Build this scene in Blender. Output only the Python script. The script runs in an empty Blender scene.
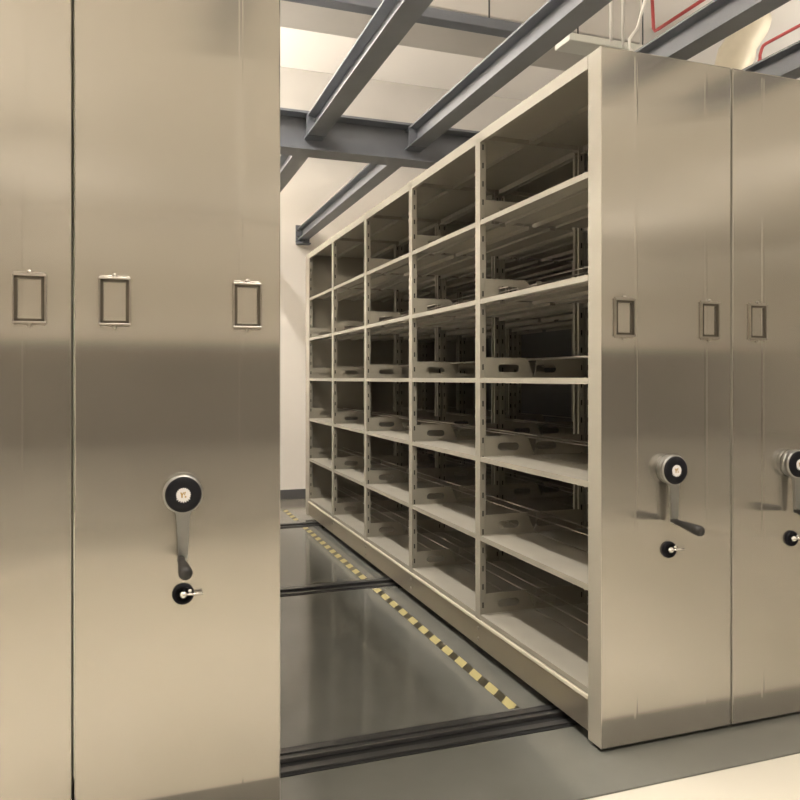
import bpy, bmesh, math, random
from mathutils import Vector, Matrix
random.seed(4)
S = bpy.context.scene
COL = S.collection
PI = math.pi
# ------------------------------------------------------------------ constants
H = 1.30                      # camera height
W = 0.572                     # unit pitch along the rails
YF = 2.24                     # plane of the end panels
YI = 0.083                    # thickness of the front end panel
B = 0.9128                    # bay length
YE = YI + 5 * B                # inner face of the far end panel
LEN = YE + 0.11
XL, XR = -0.150, 1.5323
ZT = 2.4555
PITCH, Z0 = 0.3691, 0.1955    # shelf spacing, height of the lowest shelf
GAP = 0.007
YB = 8.08                     # wall at the end of the aisle
ZC = 4.5                      # ceiling
YFR, XLW, XRW = -11.0, -5.0, 15.0

# ------------------------------------------------------------------ materials
def mat(name, col, rough=0.5, metal=0.0, spec=0.5, var=0.0, vscale=6.0, bump=0.0, bscale=80.0,
        coat=0.0, aniso=0.0, stretch=(1, 1, 1), rvar=0.0):
    m = bpy.data.materials.new(name); m.use_nodes = True
    nt = m.node_tree; b = nt.nodes['Principled BSDF']
    b.inputs['Base Color'].default_value = (*col, 1)
    b.inputs['Roughness'].default_value = rough
    b.inputs['Metallic'].default_value = metal
    b.inputs['Specular IOR Level'].default_value = spec
    b.inputs['Coat Weight'].default_value = coat
    if aniso:
        b.inputs['Anisotropic'].default_value = aniso
        t = nt.nodes.new('ShaderNodeTangent'); t.direction_type = 'RADIAL'; t.axis = 'Z'
        nt.links.new(t.outputs[0], b.inputs['Tangent'])
    if var or rvar or bump:
        tc = nt.nodes.new('ShaderNodeTexCoord'); mp = nt.nodes.new('ShaderNodeMapping')
        mp.inputs['Scale'].default_value = stretch
        nt.links.new(tc.outputs['Object'], mp.inputs['Vector'])
    if var or rvar:
        n = nt.nodes.new('ShaderNodeTexNoise'); n.inputs['Scale'].default_value = vscale
        n.inputs['Detail'].default_value = 5
        nt.links.new(mp.outputs[0], n.inputs['Vector'])
    if var:
        r = nt.nodes.new('ShaderNodeMapRange')
        r.inputs['From Min'].default_value = .25; r.inputs['From Max'].default_value = .75
        r.inputs['To Min'].default_value = 1 - var; r.inputs['To Max'].default_value = 1 + var
        mx = nt.nodes.new('ShaderNodeVectorMath'); mx.operation = 'SCALE'
        mx.inputs[0].default_value = col
        nt.links.new(n.outputs['Fac'], r.inputs['Value'])
        nt.links.new(r.outputs[0], mx.inputs['Scale'])
        nt.links.new(mx.outputs[0], b.inputs['Base Color'])
    if rvar:
        r2 = nt.nodes.new('ShaderNodeMapRange')
        r2.inputs['To Min'].default_value = rough - rvar; r2.inputs['To Max'].default_value = rough + rvar
        nt.links.new(n.outputs['Fac'], r2.inputs['Value'])
        nt.links.new(r2.outputs[0], b.inputs['Roughness'])
    if bump:
        n2 = nt.nodes.new('ShaderNodeTexNoise'); n2.inputs['Scale'].default_value = bscale
        n2.inputs['Detail'].default_value = 3
        nt.links.new(mp.outputs[0], n2.inputs['Vector'])
        bp = nt.nodes.new('ShaderNodeBump'); bp.inputs['Strength'].default_value = bump
        bp.inputs['Distance'].default_value = 0.002
        nt.links.new(n2.outputs['Fac'], bp.inputs['Height'])
        nt.links.new(bp.outputs[0], b.inputs['Normal'])
    return m

M = {}
M['panel'] = mat('champagne_panel', (.465, .44, .397), .14, .85, .5, var=.02, vscale=2.5, aniso=1.0)
M['steel'] = mat('champagne_coat', (.305, .285, .238), .42, .0, .5, var=.03, vscale=9)
M['skirt_metal'] = mat('plinth_metal', (.36, .325, .265), .30, .8, .5, var=.03, vscale=4)
M['lip'] = mat('plinth_lip', (.66, .61, .50), .4)
M['slot'] = mat('slot_dark', (.012, .011, .010), .8)
M['gasket'] = mat('gasket_rubber', (.02, .019, .017), .7)
M['chrome'] = mat('chrome', (.62, .61, .59), .18, 1.0, var=.03, vscale=30)
M['nickel'] = mat('nickel', (.42, .39, .35), .28, 1.0, var=.05, vscale=40)
M['bronze'] = mat('bronze_edge', (.13, .115, .095), .35, .9, var=.05, vscale=40)
M['alu'] = mat('crank_alloy', (.30, .30, .29), .34, .9, var=.05, vscale=30)
M['black'] = mat('black_plastic', (.006, .006, .009), .5, .0, .18, var=.1, vscale=40)
M['grip'] = mat('grip_plastic', (.016, .015, .014), .45, .0, .4, var=.1, vscale=40)
M['white'] = mat('badge_white', (.72, .70, .70), .4, var=.02)
M['gold'] = mat('badge_gold', (.42, .27, .09), .4, .2, var=.02)
M['wheel'] = mat('cast_iron', (.03, .03, .03), .5, .3, var=.1)
M['beam'] = mat('beam_paint', (.125, .134, .154), .42, .0, .45, var=.12, vscale=5, stretch=(1, 1, 1))
M['wall'] = mat('wall_paint', (.84, .80, .745), .75, var=.015, vscale=1.5, bump=.08, bscale=120)
M['ceil'] = mat('ceiling_paint', (.86, .82, .77), .8, var=.015, vscale=1.2)
M['shaded_concrete'] = mat('concrete_shade_grey', (.50, .475, .44), .8, var=.05, vscale=2.0, bump=.1, bscale=60)  # greyer than the ceiling paint, standing in for shade on the beams
M['skirt'] = mat('skirting', (.10, .10, .10), .35, var=.05)
M['dado'] = mat('dado_panel', (.115, .10, .08), .45, var=.08, vscale=2)
M['floor'] = mat('floor_vinyl', (.60, .57, .49), .10, .0, 1.0, var=.05, vscale=1.3, coat=1.0)
M['apron'] = mat('apron_epoxy', (.17, .155, .13), .12, .0, .6, var=.10, vscale=2.2)
M['deck'] = mat('deck_epoxy', (.125, .125, .112), .10, .0, .7, var=.10, vscale=2.2, rvar=.03)
M['rail'] = mat('rail_steel', (.10, .10, .10), .3, .7, var=.1, vscale=12)
M['railblack'] = mat('rail_black', (.010, .010, .011), .45, var=.1)
M['pipe'] = mat('red_pipe', (.50, .085, .085), .4, var=.05)
M['foil'] = mat('duct_wrap', (.66, .60, .47), .45, .15, var=.06, vscale=7, bump=.6, bscale=14)
M['cable'] = mat('white_cable', (.78, .76, .72), .5, var=.02)
M['fitting'] = mat('fitting_white', (.62, .62, .57), .5, var=.02)

def stripes(name, c1, c2, period, frac):
    m = bpy.data.materials.new(name); m.use_nodes = True
    nt = m.node_tree; b = nt.nodes['Principled BSDF']; b.inputs['Roughness'].default_value = .45
    tc = nt.nodes.new('ShaderNodeTexCoord'); sx = nt.nodes.new('ShaderNodeSeparateXYZ')
    nt.links.new(tc.outputs['Object'], sx.inputs[0])
    d = nt.nodes.new('ShaderNodeMath'); d.operation = 'DIVIDE'; d.inputs[1].default_value = period
    f = nt.nodes.new('ShaderNodeMath'); f.operation = 'FRACT'
    g = nt.nodes.new('ShaderNodeMath'); g.operation = 'LESS_THAN'; g.inputs[1].default_value = frac
    mx = nt.nodes.new('ShaderNodeMix'); mx.data_type = 'RGBA'
    mx.inputs[6].default_value = (*c2, 1); mx.inputs[7].default_value = (*c1, 1)
    q = nt.nodes.new('ShaderNodeMath'); q.operation = 'SUBTRACT'
    nt.links.new(sx.outputs['Y'], q.inputs[0]); nt.links.new(sx.outputs['X'], q.inputs[1]); nt.links.new(q.outputs[0], d.inputs[0]); nt.links.new(d.outputs[0], f.inputs[0])
    nt.links.new(f.outputs[0], g.inputs[0]); nt.links.new(g.outputs[0], mx.inputs[0])
    nt.links.new(mx.outputs[2], b.inputs['Base Color'])
    return m
M['tape'] = stripes('hazard_tape', (.37, .32, .145), (.035, .03, .016), .157, .56)

def emit(name, col, s):
    m = bpy.data.materials.new(name); m.use_nodes = True
    b = m.node_tree.nodes['Principled BSDF']
    b.inputs['Base Color'].default_value = (*col, 1)
    b.inputs['Emission Color'].default_value = (*col, 1)
    b.inputs['Emission Strength'].default_value = s
    return m

# ------------------------------------------------------------------ mesh helpers
class MB:
    def __init__(s): s.bm = bmesh.new(); s.mi = 0
    def _tag(s, faces):
        for f in faces: f.material_index = s.mi
        return s
    def box(s, x0, x1, y0, y1, z0, z1, bev=0.0, seg=2):
        n0 = set(s.bm.faces)
        r = bmesh.ops.create_cube(s.bm, size=1.0)
        for v in r['verts']:
            v.co = Vector(((x0 + x1) / 2 + v.co.x * (x1 - x0), (y0 + y1) / 2 + v.co.y * (y1 - y0), (z0 + z1) / 2 + v.co.z * (z1 - z0)))
        if bev:
            es = list({e for v in r['verts'] for e in v.link_edges})
            bmesh.ops.bevel(s.bm, geom=es, offset=bev, segments=seg, affect='EDGES', profile=.5)
        return s._tag([f for f in s.bm.faces if f not in n0])
    def prism(s, pts, vec, holes=(), bev=0):
        """closed outline of 3-D points (with optional hole outlines) pushed along vec"""
        n0 = set(s.bm.faces)
        es = []
        for loop in [pts] + list(holes):
            vs = [s.bm.verts.new(p) for p in loop]
            es += [s.bm.edges.new((vs[i], vs[(i + 1) % len(vs)])) for i in range(len(vs))]
        r = bmesh.ops.triangle_fill(s.bm, use_beauty=True, edges=es)
        fs = [g for g in r['geom'] if isinstance(g, bmesh.types.BMFace)]
        ex = bmesh.ops.extrude_face_region(s.bm, geom=fs)
        vs = [g for g in ex['geom'] if isinstance(g, bmesh.types.BMVert)]
        bmesh.ops.translate(s.bm, verts=vs, vec=Vector(vec))
        new = [f for f in s.bm.faces if f not in n0]
        bmesh.ops.recalc_face_normals(s.bm, faces=new)
        return s._tag(new)
    def lathe(s, prof, origin, axis, n=32, smooth=True):
        """profile [(radius, distance along axis)]"""
        n0 = set(s.bm.faces)
        a = Vector(axis).normalized(); o = Vector(origin)
        u = a.orthogonal().normalized(); w = a.cross(u)
        rings = []
        for r, t in prof:
            if r < 1e-6: rings.append([s.bm.verts.new(o + a * t)])
            else: rings.append([s.bm.verts.new(o + a * t + (u * math.cos(2 * PI * k / n) + w * math.sin(2 * PI * k / n)) * r) for k in range(n)])
        for A, C in zip(rings, rings[1:]):
            for k in range(n):
                k2 = (k + 1) % n
                q = [A[k % len(A)], A[k2 % len(A)], C[k2 % len(C)], C[k % len(C)]]
                q = [v for i, v in enumerate(q) if v not in q[:i]]
                if len(q) > 2:
                    f = s.bm.faces.new(q); f.smooth = smooth
        for R in (rings[0], rings[-1]):
            if len(R) > 1: s.bm.faces.new(R)
        new = [f for f in s.bm.faces if f not in n0]
        bmesh.ops.recalc_face_normals(s.bm, faces=new)
        return s._tag(new)
    def tube(s, pts, r, n=10, rs=None):
        n0 = set(s.bm.faces)
        P = [Vector(p) for p in pts]; rings = []
        ref = None
        for i, p in enumerate(P):
            t = (P[min(i + 1, len(P) - 1)] - P[max(i - 1, 0)]).normalized()
            u = t.orthogonal().normalized() if ref is None else (ref - t * ref.dot(t)).normalized()
            ref = u; w = t.cross(u); rr = rs[i] if rs else r
            rings.append([s.bm.verts.new(p + (u * math.cos(2 * PI * k / n) + w * math.sin(2 * PI * k / n)) * rr) for k in range(n)])
        for A, C in zip(rings, rings[1:]):
            for k in range(n):
                f = s.bm.faces.new((A[k], A[(k + 1) % n], C[(k + 1) % n], C[k])); f.smooth = True
        s.bm.faces.new(rings[0]); s.bm.faces.new(rings[-1])
        new = [f for f in s.bm.faces if f not in n0]
        bmesh.ops.recalc_face_normals(s.bm, faces=new)
        return s._tag(new)
    def mesh(s, name, *mats):
        me = bpy.data.meshes.new(name); s.bm.to_mesh(me); s.bm.free()
        for m in mats: me.materials.append(M[m] if isinstance(m, str) else m)
        return me
    def build(s, name, mats, parent=None, loc=(0, 0, 0)):
        if isinstance(mats, str): mats = [mats]
        return obj(name, s.mesh(name, *mats), parent, loc)

def obj(name, me, parent=None, loc=(0, 0, 0)):
    o = bpy.data.objects.new(name, me); COL.objects.link(o)
    o.location = loc
    if parent: o.parent = parent
    return o
def tag(o, label, cat, group=None):
    o['label'] = label; o['category'] = cat
    if group: o['group'] = group
    return o
def thing(name, label, cat, loc, group=None):
    o = bpy.data.objects.new(name, None); COL.objects.link(o); o.location = loc
    o.empty_display_size = .1
    return tag(o, label, cat, group)
def struct(o): o['kind'] = 'structure'; return o
def sm(o):
    for p in o.data.polygons: p.use_smooth = True
    return o

# ------------------------------------------------------------------ the setting
struct(MB().box(XLW, XRW, YFR, YB, -.20, -.006).build('floor', 'floor'))
struct(MB().box(XLW, XRW, 2.02, 7.02, -.006, 0).build('floor_deck', 'deck'))
struct(MB().box(XLW, XRW, 7.02, YB, -.006, 0).build('floor_apron', 'apron'))
struct(MB().box(XLW - .1, XRW + .1, YFR - .1, YB + .1, ZC, ZC + .1).build('ceiling', 'ceil'))
struct(MB().box(XLW - .1, XRW + .1, YB, YB + .1, -.2, ZC).build('wall_back', 'wall'))
struct(MB().box(XLW - .1, XRW + .1, YFR - .1, YFR, -.2, ZC).build('wall_front', 'wall'))
struct(MB().box(XLW - .1, XLW, YFR, YB, -.2, ZC).build('wall_left', 'wall'))
struct(MB().box(XRW, XRW + .1, YFR, YB, -.2, ZC).build('wall_right', 'wall'))
struct(MB().box(XLW, XRW, YB - .014, YB, 0, .105, .003).build('baseboard_back', 'skirt'))
struct(MB().box(XLW, XRW, YFR, YFR + .03, 0, 2.00, .004).build('trim_1', 'dado'))
# concrete downstand beams under the ceiling, running across the room, shade put into their grey
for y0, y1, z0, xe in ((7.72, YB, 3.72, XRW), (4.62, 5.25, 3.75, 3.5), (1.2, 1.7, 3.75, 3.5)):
    struct(MB().box(XLW, xe, y0, y1, z0, ZC, .008).build('ceiling_beam', 'shaded_concrete'))

# ------------------------------------------------------------------ one mobile shelving unit
def upright_mesh():
    m = MB()
    # folded channel: front face plus two returns, with a row of slots in the near return
    m.box(0, .0025, -.026, .026, .15, 2.44)
    m.box(.0025, .030, -.026, -.0235, .15, 2.44)
    m.box(.0025, .030, .0235, .026, .15, 2.44)
    m.box(.0275, .030, -.0235, -.012, .15, 2.44); m.box(.0275, .030, .012, .0235, .15, 2.44)
    m.mi = 1
    z = .225
    while z < 2.40:
        m.box(.0115, .0185, -.0264, -.0260, z, z + .026)
        m.box(.0115, .0185, .0260, .0264, z, z + .026)
        z += .0858
    return m.mesh('upright', 'steel', 'slot')

def stadium(cx, cz, hw, hh, y, n=8):
    pts = []
    for k in range(n + 1):
        a = -PI / 2 + PI * k / n; pts.append((cx + hw - hh + hh * math.cos(a), y, cz + hh * math.sin(a)))
    for k in range(n + 1):
        a = PI / 2 + PI * k / n; pts.append((cx - hw + hh + hh * math.cos(a), y, cz + hh * math.sin(a)))
    return pts

def bracket_mesh(tx, bx, hx):
    m = MB()
    m.prism([(.022, 0, .001), (bx, 0, .001), (bx - .012, 0, .030), (tx, 0, .096), (.022, 0, .096)], (0, .0022, 0),
            [stadium(hx, .045, .056, .0185, 0)])
    m.box(.022, .270, -.010, 0, .0005, .0025)      # folded foot on the shelf
    return m.mesh('bracket', 'steel')
def shelf_mesh(first=False):
    m = MB(); y0, y1 = -B + (.001 if first else .0275), -.0275
    d = .278
    m.box(.004, d, y0, y1, -.0012, 0)
    m.box(.0015, .004, y0 - (0 if first else .004), y1 + .004, -.023, 0)          # front lip
    m.box(.004, .016, y0, y1, -.023, -.0215)                    # its return
    m.box(d - .0015, d, y0, y1, -.018, -.0012)                  # rear lip
    m.box(.13, .16, y0, y1, -.012, -.0012)                      # stiffening hat
    return m.mesh('shelf', 'steel')
def rod_mesh():
    m = MB(); m.tube([(.240, -B + .03, .089), (.240, -.001, .089)], .0032, 8)
    return m.mesh('rod', 'nickel')
ME = dict(upright=upright_mesh(), bracket=(bracket_mesh(.246, .284, .146), bracket_mesh(.268, .288, .218)), shelf=(shelf_mesh(), shelf_mesh(True)), rod=rod_mesh())

def end_panel_mesh(strong):
    w = W - GAP
    m = MB(); m.box(0, w, 0, YI, .012, ZT, .004, 2)
    for f in m.bm.faces:
        if abs(f.normal.y) < .5: f.material_index = 1
    m.mi = 1; m.box(.03, w - .03, YI, YI + .002, .2, ZT - .05); m.mi = 0
    for k, fx in enumerate((.255, .795)):                       # shallow pressed ribs in the face
        c = fx * w; e = .0006 if k == strong else .0002
        pr = [(c - .007, 0), (c - .003, -e), (c + .003, -e), (c + .007, 0), (c + .007, .002), (c - .007, .002)]
        m.prism([(x, y, .03) for x, y in pr], (0, 0, ZT - .05))
    return m.mesh('end_panel', 'panel', 'steel')
ME['end_panel'] = (end_panel_mesh(0), end_panel_mesh(1))
def far_panel_mesh():
    w = W - GAP
    return MB().box(0, w, YE, LEN, .03, ZT, .003).mesh('rear_panel', 'steel')
ME['far_panel'] = far_panel_mesh()
def top_mesh():
    w = W - GAP; m = MB()
    m.box(.002, w - .002, YI, YE, ZT - .012, ZT - .001)
    for x in (0, w - .004): m.box(x, x + .004, YI, YE, ZT - .050, ZT - .001)
    m.box(.004, .022, YI, YE, ZT - .050, ZT - .048); m.box(w - .022, w - .004, YI, YE, ZT - .050, ZT - .048)
    m.box(w / 2 - .02, w / 2 + .02, YI, YE, ZT - .03, ZT - .012)
    for i in range(1, 5): m.box(.004, w - .004, YI + B * i - .02, YI + B * i + .02, ZT - .034, ZT - .012)
    return m.mesh('top_panel', 'steel')
ME['top'] = top_mesh()
def base_mesh():
    w = W - GAP; m = MB()
    m.box(.004, w - .004, YI, YE, .040, .150)
    m.mi = 2
    m.box(-.003, .012, YI, YE, .153, .169, .003); m.box(w - .012, w + .003, YI, YE, .153, .169, .003)
    m.mi = 3; m.box(.008, w - .008, YI, YE, .150, .172)
    m.mi = 1
    for i in range(1, 5):                                       # bolt heads on the skirt below each upright
        for z in (.075, .125): m.lathe([(.0085, 0), (.0085, .004), (.005, .006), (0, .006)], (.004, YI + B * i, z), (-1, 0, 0), 10)
    return m.mesh('base_frame', 'skirt_metal', 'nickel', 'lip', 'steel')
ME['base'] = base_mesh()
def wheel_mesh():
    return MB().lathe([(.012, -.022), (.034, -.022), (.034, -.015), (.0265, -.013), (.0265, .013), (.034, .015), (.034, .022), (.012, .022)], (0, 0, 0), (0, 1, 0), 20).mesh('wheel', 'wheel')
ME['wheel'] = wheel_mesh()
def holder_mesh():
    m = MB(); w, h, d = .0415, .0635, .010
    # thin bright outer lip, darker stepped inner edge around the open window, eared tabs with rivets
    for s in (-1, 1):
        m.box(min(s * w, s * (w - .0045)), max(s * w, s * (w - .0045)), -d, 0, -h, h, .0015)
        m.box(-w, w, -d - .002, 0, s * h - .003, s * h + .003, .0015)
        m.box(-w + .003, w - .003, -.004, 0, s * (h + .006) - .002, s * (h + .006) + .002, .001)
        m.lathe([(.0065, 0), (.0065, .004), (.004, .006), (0, .0065)], (0, -.001, s * (h + .008)), (0, -1, 0), 14)
    m.mi = 1
    for s in (-1, 1):
        a, b = s * (w - .0045), s * (w - .0125)
        m.box(min(a, b), max(a, b), -d * .75, 0, -h + .003, h - .003, .001)
        a, b = s * (h - .003), s * (h - .0105)
        m.box(-w + .0045, w - .0045, -d * .75, 0, min(a, b), max(a, b), .001)
    return m.mesh('label_holder', 'nickel', 'bronze')
ME['holder'] = holder_mesh()
# crank: centre of the hub at the origin of the panel face
def crank_parts(parent, x, z):
    root = MB()
    root.lathe([(.049, 0), (.051, .002), (.051, .018), (.048, .020), (.050, .021), (.0545, .024), (.0545, .036), (.0525, .040), (.046, .041)], (0, 0, 0), (0, -1, 0), 40)
    # tapering arm
    n = 10; pts = []
    for k in range(n + 1):
        a = PI + PI * k / n; pts.append((.0125 * math.cos(a), -.026, -.177 + .0125 * math.sin(a)))
    pts += [(.0185, -.026, -.060), (.030, -.026, -.030), (-.030, -.026, -.030), (-.0185, -.026, -.060)]
    root.prism(pts, (0, -.013, 0))
    cr = root.build('crank', 'alu', parent, (x, 0, z)); cr['label'] = 'hand crank with alloy arm, black hub and black grip'
    cap = MB(); cap.lathe([(.0495, .038), (.0495, .0435), (.047, .046), (.030, .047), (0, .047)], (0, 0, 0), (0, -1, 0), 40).build('hub_cap', 'black', cr)
    cap = MB()
    star = []
    for k in range(40):
        r = .0205 if k % 2 == 0 else .0180
        if 24 <= k <= 36 and k % 2 == 0: r = .0235
        a = 2 * PI * k / 40; star.append((r * math.cos(a), -.0468, r * math.sin(a)))
    cap.prism(star, (0, -.0012, 0))
    cap.mi = 1                                                  # small gilt mark in the middle
    y = -.0481
    for q in ([(-.009, .007), (-.005, .007), (-.003, .003), (-.001, .007), (.003, .007), (-.002, -.001), (-.002, -.008), (-.006, -.008), (-.006, -.001)],
              [(.0035, .0085), (.0065, .0085), (.0040, -.001), (.0015, -.001)],
              [(.0035, -.0030), (.0080, -.0035), (.0075, -.0080), (.0030, -.0075)]):
        cap.prism([(a, y, b) for a, b in q], (0, -.0006, 0))
    cap.build('badge', ['white', 'gold'], cr)
    g = MB()
    g.lathe([(.0, .030), (.0085, .030), (.0085, .048), (.0115, .052), (.0105, .070), (.0140, .105), (.0175, .140), (.0185, .162), (.0155, .173), (.0080, .177), (0, .178)],
            (-.008, 0, -.175), (0.04, -1, -.10), 24).build('grip', 'grip', cr)
    l = MB(); l.lathe([(.0305, 0), (.0305, .004), (.0275, .012), (.021, .014), (.021, .008), (0, .008)], (0, 0, 0), (0, -1, 0), 32)
    lo = l.build('lock', 'black', parent, (x + .002, 0, z - .2885)); lo['label'] = 'black lock with chrome key lever'
    k = MB(); k.lathe([(.012, .006), (.012, .016), (.009, .019), (.006, .024), (0, .025)], (0, 0, 0), (0, -1, 0), 24)
    k.tube([(.006, -.017, .001), (.030, -.019, .001), (.053, -.020, .001)], .0040, 10)
    k.lathe([(.006, .010), (.006, .018), (0, .020)], (.018, 0, .010), (0, -1, 0), 12)
    k.build('key_lever', 'chrome', lo)

def unit(label, x, sides, holders, crank_at, back=False):
    u = thing('mobile_shelving_unit', label, 'mobile shelving', (x, YF, 0))
    obj('end_panel', ME['end_panel'][1 if x == XL else 0], u)
    obj('rear_panel', ME['far_panel'], u); obj('top_panel', ME['top'], u); obj('base_frame', ME['base'], u)
    w = W - GAP
    for y in (2.545 - YF, 4.58 - YF, 6.62 - YF):
        for xx in (.10, w - .10): obj('wheel', ME['wheel'], u, (xx, y, .0445))
    for i in range(1, 6):
        yy = YI + B * i - (0.026 if i == 5 else 0)
        for s in (0, 1):
            o = obj('upright', ME['upright'], u, (0 if s == 0 else w, yy, 0))
            if s: o.rotation_euler.z = PI
    for s in sides:
        for i in range(5):
            for k in range(6):
                yy = YI + B * (i + 1)
                sh = obj('shelf', ME['shelf'][1 if i == 0 and s == 0 else 0], u)
                sh.location = (0 if s == 0 else w, yy if s == 0 else yy - B, Z0 + PITCH * k)
                if s: sh.rotation_euler.z = PI
                if s == 0:
                    obj('bracket', ME['bracket'][0], sh, (0, -.031 if i < 4 else -.062, 0))
                else:
                    obj('bracket', ME['bracket'][1], sh, (0, -B + .031, 0))
                obj('rod', ME['rod'], sh, (0, -.031 if s == 0 else .0, 0))
    for hx in holders:
        obj('label_holder', ME['holder'], u, (hx, 0, 1.5135))
    crank_parts(u, crank_at, .975)
    if back: MB().box(w, w + .003, YI, YE, .05, ZT - .01).build('dark_sheet', 'skirt', u)  # added dark sheet that closes the last unit and keeps the bays dark
    return u
unit('leftmost beige mobile shelving end, cut off by the picture edge, one label holder showing', XL - W + .0, (), (.105, .462), .29)
unit('large beige mobile shelving unit left of the aisle, closed end panel with hanging crank', XL, (1,), (.1035, .467), .284)
unit('beige mobile shelving unit right of the aisle, open empty shelves beside cranked end panel', XR, (0, 1), (.0932, .464), .280)
unit('rightmost beige mobile shelving end, behind the dark gap at the right picture edge', XR + W, (0, 1), (.116, .462), .278)
unit('unseen shelving added deep behind the open bays to darken them, beyond the right picture edge', XR + 2 * W, (0,), (.1, .462), .278, True)  # extra unit added to deepen the darkness behind the bays

# ------------------------------------------------------------------ rails and hazard tape on the deck
for y, lb in ((2.545, 'black floor rail nearest, passing under the cranked end panels'),
              (4.58, 'black floor rail crossing the middle of the grey aisle floor'),
              (6.62, 'black floor rail crossing the far end of the aisle near the wall')):
    t = thing('floor_rail', lb, 'rail', (0, y, 0), 'rails across the aisle floor')
    MB().box(XLW + .4, 4.6, -.095, .095, 0, .003).build('rail_bed', 'railblack', t)
    for s in (-1, 1): MB().box(XLW + .4, 4.6, s * .062 - .016, s * .062 + .016, .003, .008, .001).build('side_strip', 'rail', t)
    MB().box(XLW + .4, 4.6, -.011, .011, .003, .018, .002).build('running_bar', 'rail', t)
for y0, y1, lb in ((2.66, 4.455, 'yellow and black hazard tape on the floor in front of the middle rail'),
                   (4.70, 6.50, 'yellow and black hazard tape on the floor between middle and far rails'),
                   (6.85, 7.45, 'short worn hazard tape on the floor behind the far rail')):
    o = MB().box(-.023, .023, 0, y1 - y0, 0, .0012).build('hazard_tape', 'tape', None, (1.418, y0, 0))
    tag(o, lb, 'tape', 'hazard tape beside the shelving')

# ------------------------------------------------------------------ steel beams
def ibeam(name, label, axis, a0, a1, c, z0, z1, w, tf, tw, group):
    t = thing(name, label, 'beam', (c, a0, z0) if axis == 'Y' else (a0, c, z0), group)
    L = a1 - a0; h = z1 - z0
    prof = [(-w/2, 0), (w/2, 0), (w/2, tf), (tw/2, tf + .006), (tw/2, h - tf - .006), (w/2, h - tf), (w/2, h), (-w/2, h), (-w/2, h - tf), (-tw/2, h - tf - .006), (-tw/2, tf + .006), (-w/2, tf)]
    m = MB()
    if axis == 'Y': m.prism([(p, 0, q) for p, q in prof], (0, L, 0))
    else: m.prism([(0, p, q) for p, q in prof], (L, 0, 0))
    m.build('girder', 'beam', t)
    return t
ZB = H + 1.495
ct = ibeam('steel_cross_beam', 'deep grey steel cross beam spanning above the aisle, crossed by thinner beams', 'X', XLW + .2, 8.0, 4.66, H + 1.411, H + 1.647, .17, .014, .010, None)
names = {-.93: 'outermost left grey steel beam overhead', -.265: 'grey steel beam above the leftmost shelving end', .40: 'grey steel beam over the unit left of the aisle',
         1.067: 'thin grey steel beam running over the middle of the aisle', 1.735: 'thin grey steel beam running along above the open shelves to the wall bracket',
         2.40: 'grey steel beam rising behind the top of the right cranked end panel', 3.07: 'grey steel beam peeking over the rightmost shelving end'}
for c in (1.067, 1.735, 2.40, 3.07, .40):
    t = ibeam('steel_beam', names[c], 'Y', .9, YB - .006, c, ZB, H + 1.622, .108, .010, .008, 'thin steel beams running down the room')
    L = YB - .006 - .9
    m = MB(); m.box(-.075, .075, L - .012, L + .004, -.03, .16); m.build('wall_plate', 'beam', t)
    m = MB(); m.box(-.075, .075, L - .09, L, -.050, -.036, .002); m.box(-.012, .012, L - .06, L, -.036, 0); m.build('bracket', 'beam', t)
    for s in (-1, 1):
        for z in (.03, .10):
            MB().lathe([(.011, 0), (.011, .03), (0, .032)], (s * .058, L - .012, z), (0, -1, 0), 8).build('bolt', 'rail', t)
    for yy in (4.575 - .9 - .012,):
        MB().box(-.060, .060, yy - .004, yy + .006, -.004, .127).build('joint_plate', 'beam', t)
o = MB().box(XLW + .3, 2.75, 4.42, 4.52, H + 2.27, H + 2.335, .004).build('cable_tray', 'beam')
tag(o, 'narrow grey cable tray running across high up under the ceiling', 'cable tray')
MBt = MB()
for xx in (-2.5, -.5, 2.2): MBt.tube([(xx, 4.47, H + 2.33), (xx, 4.47, ZC)], .006, 8)
MBt.build('hanger', 'rail', o)

# ------------------------------------------------------------------ small things above the units on the right
def at(px, py, Y):
    th = .3399; s, c = math.sin(th), math.cos(th); a = (px - 400) / 756.3
    X = Y * (a * c + s) / (c - a * s); d = X * s + Y * c
    return Vector((X, Y, H + (378.5 - py) / 756.3 * d))
p = at(760, 59, 4.5); q = at(762, 47, 4.5)
o = MB().tube([p, p + Vector((0, 0, .03)), q - Vector((0, 0, .01)), q + Vector((0, -.012, .004)), q + Vector((0, -.04, .01)), (q.x + .05, 2.6, q.z + .05)], .012, 12).build('sprinkler_pipe', 'pipe')
tag(o, 'red sprinkler pipe with a short drop above the rightmost shelving end', 'pipe', 'red sprinkler pipes')
MB().lathe([(.012, 0), (.018, -.01), (.018, -.02), (.005, -.035), (0, -.036)], p, (0, 0, 1), 12).build('sprinkler_head', 'pipe', o)
MB().tube([(q.x + .03, 3.4, q.z + .035), (q.x + .03, 3.4, ZC)], .006, 8).build('pipe_hanger', 'rail', o)
p = at(655, 31, 5.2)
o = MB().tube([p + Vector((-.03, 0, .30)), p + Vector((-.015, 0, .02)), p, p + Vector((.01, -.03, .005)), (p.x + .05, 3.0, p.z + .02)], .014, 12).build('sprinkler_pipe', 'pipe')
tag(o, 'red sprinkler pipe elbow above the right cranked end panel, near the top edge', 'pipe', 'red sprinkler pipes')
MB().tube([(p.x + .03, 3.8, p.z + .015), (p.x + .03, 3.8, ZC)], .006, 8).build('pipe_hanger', 'rail', o)
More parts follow.
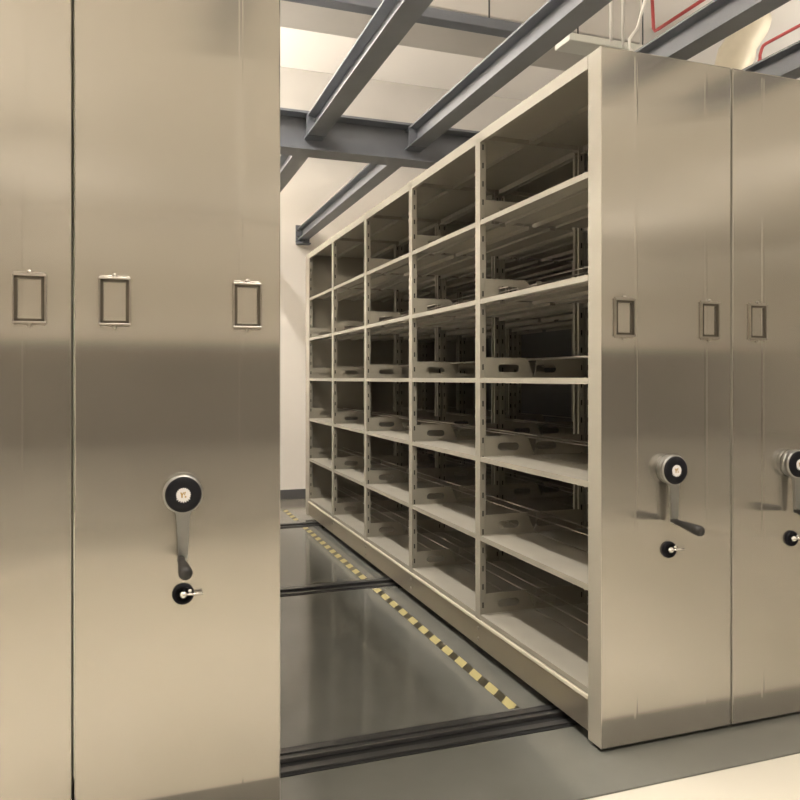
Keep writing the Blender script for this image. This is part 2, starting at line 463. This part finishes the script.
# lagged duct
m = MB(); pts = []; rs = []
base = at(722, 66, 5.4)
for k in range(15):
    t = k / 14
    pts.append(base + Vector((.02 + .50 * t ** 1.4, -.2 * t, -.25 + 1.2 * t))); rs.append(.15 + .015 * math.sin(k * 2.1) + .012 * random.random())
pts = [p for p in pts if p.z < ZC - .01]; rs = rs[:len(pts)]
pts.append(Vector((pts[-1].x + .02, pts[-1].y, ZC)))
rs.append(rs[-1])
o = m.tube(pts, .15, 20, rs).build('lagged_duct', 'foil')
tag(o, 'cream wrapped lumpy duct rising to the ceiling behind the right shelving tops', 'duct')
# white hanging cables
for (px, y1, lb, cur) in ((611, 41, 'short straight white cable hanging above the open unit corner', 0), (623, 47, 'middle white cable hanging behind the right end panel', 0), (630, 48, 'white cable with a curved loose end above the right end panel', 1)):
    p = at(px, y1, 3.6)
    if cur:
        pts = [p + Vector((.35, 0, 1.9)), p + Vector((.05, 0, .12)), p + Vector((-.005, 0, .05)), p + Vector((-.005, 0, .0)), p + Vector((.03, 0, -.03)), p + Vector((.08, 0, -.045))]
        pts[0] = Vector((p.x + .42, p.y, ZC))
    else: pts = [p, (p.x, p.y, ZC)]
    o = MB().tube(pts, .0085, 10).build('hanging_cable', 'cable'); tag(o, lb, 'cable', 'white cables hanging on the right')
p = at(562, 47, 4.30)
o = MB().box(0, .75, -.09, .09, 0, .05, .006).build('light_fitting', 'fitting', None, (p.x, 4.30, p.z + .01))
tag(o, 'pale unlit batten light fitting under the ceiling beside the upper shelf corner', 'light fitting')
m = MB(); 
for xx in (.12, .63): m.tube([(xx, 0, .05), (xx, 0, ZC - p.z - .01)], .005, 8)
m.build('hanger', 'rail', o)

# ------------------------------------------------------------------ added, unseen lamps (pendant battens placed to light the aisle, ceiling and front room)
R_SPREAD = math.radians(125)
WARM = (1.0, .94, .855)
M['lamp'] = emit('lamp_diffuser', WARM, 1.0)
def lamp(x, y, z, ly, label, down, up, group, along='Y'):
    t = thing('added_lamp', label, 'lamp', (x, y, z), group)
    a, b = (.05, ly / 2) if along == 'Y' else (ly / 2, .05)
    MB().box(-a, a, -b, b, .0, .05, .004).build('housing', 'fitting', t)
    MB().box(-a + .006, a - .006, -b + .01, b - .01, -.006, .0, .002).build('diffuser', 'lamp', t)
    m = MB()
    for s in (-.8, .8):
        hx, hy = (0, b * s) if along == 'Y' else (a * s, 0)
        m.tube([(hx, hy, .05), (hx, hy, ZC - z)], .004, 6)
    m.build('suspension', 'rail', t)
    for pw, dz, rx in ((down, -.016, 0), (up, .056, PI)):
        if not pw: continue
        l = bpy.data.lights.new('lamp_light', 'AREA'); l.shape = 'RECTANGLE'; l.size = 2 * a; l.size_y = 2 * b
        l.energy = pw; l.color = WARM
        lo = bpy.data.objects.new('lamp_light', l); COL.objects.link(lo); lo.parent = t
        l.spread = R_SPREAD if rx == 0 else PI
        lo.location = (0, 0, dz); lo.rotation_euler = (rx, 0, 0)
G = 'added unseen lamps'
lamp(.10, 3.5, 4.22, 2.3, 'added unseen lamp high above the near half of the aisle', 85, 0, G)  # added behind the left unit, out of view, to light the right shelves
lamp(.10, 6.2, 4.22, 2.3, 'added unseen lamp high above the far half of the aisle', 85, 0, G)
lamp(-2.1, 3.3, 3.05, 2.2, 'added unseen uplight over the near half of the left shelving', 0, 800, 'added unseen uplights')  # both uplights are added out of view to brighten the ceiling
lamp(-2.1, 6.5, 3.05, 2.2, 'added unseen uplight over the far half of the left shelving', 0, 800, 'added unseen uplights')
lamp(1.1, .7, 3.7, 2.4, 'added unseen lamp in front of the cranked end panels', 62, 60, G, 'X')
for x, nm in ((-1.5, 'left'), (4.0, 'middle'), (9.5, 'right')):  # added behind the camera to light the room that the panels reflect
    lamp(x, -4.0, 3.2, 3.4, 'added unseen lamp over the %s of the open floor' % nm, 75, 26, G)
    lamp(x, -8.6, 3.2, 3.4, 'added unseen lamp near the front wall on the %s' % nm, 75, 34, G)
lamp(7.6, 3.0, 3.2, 2.4, 'added unseen lamp over the right side of the room', 60, 330, G)  # added out of view to brighten the ceiling on the right

w = bpy.data.worlds.new('World'); S.world = w; w.use_nodes = True
w.node_tree.nodes['Background'].inputs['Color'].default_value = (.9, .82, .7, 1)
w.node_tree.nodes['Background'].inputs['Strength'].default_value = .05

# ------------------------------------------------------------------ camera
cam = bpy.data.cameras.new('Camera'); co = bpy.data.objects.new('Camera', cam); COL.objects.link(co)
co.location = (0, 0, H); co.rotation_euler = (PI / 2, 0, -.3399)
cam.sensor_fit = 'HORIZONTAL'; cam.sensor_width = 36; cam.lens = 36 * 756.34 / 800
cam.shift_y = -(400 - 378.5) / 800; cam.clip_start = .02
S.camera = co
vs = S.view_settings; vs.view_transform = 'Standard'; vs.look = 'None'; vs.gamma = 1; vs.use_curve_mapping = False
vs.exposure = 0.0
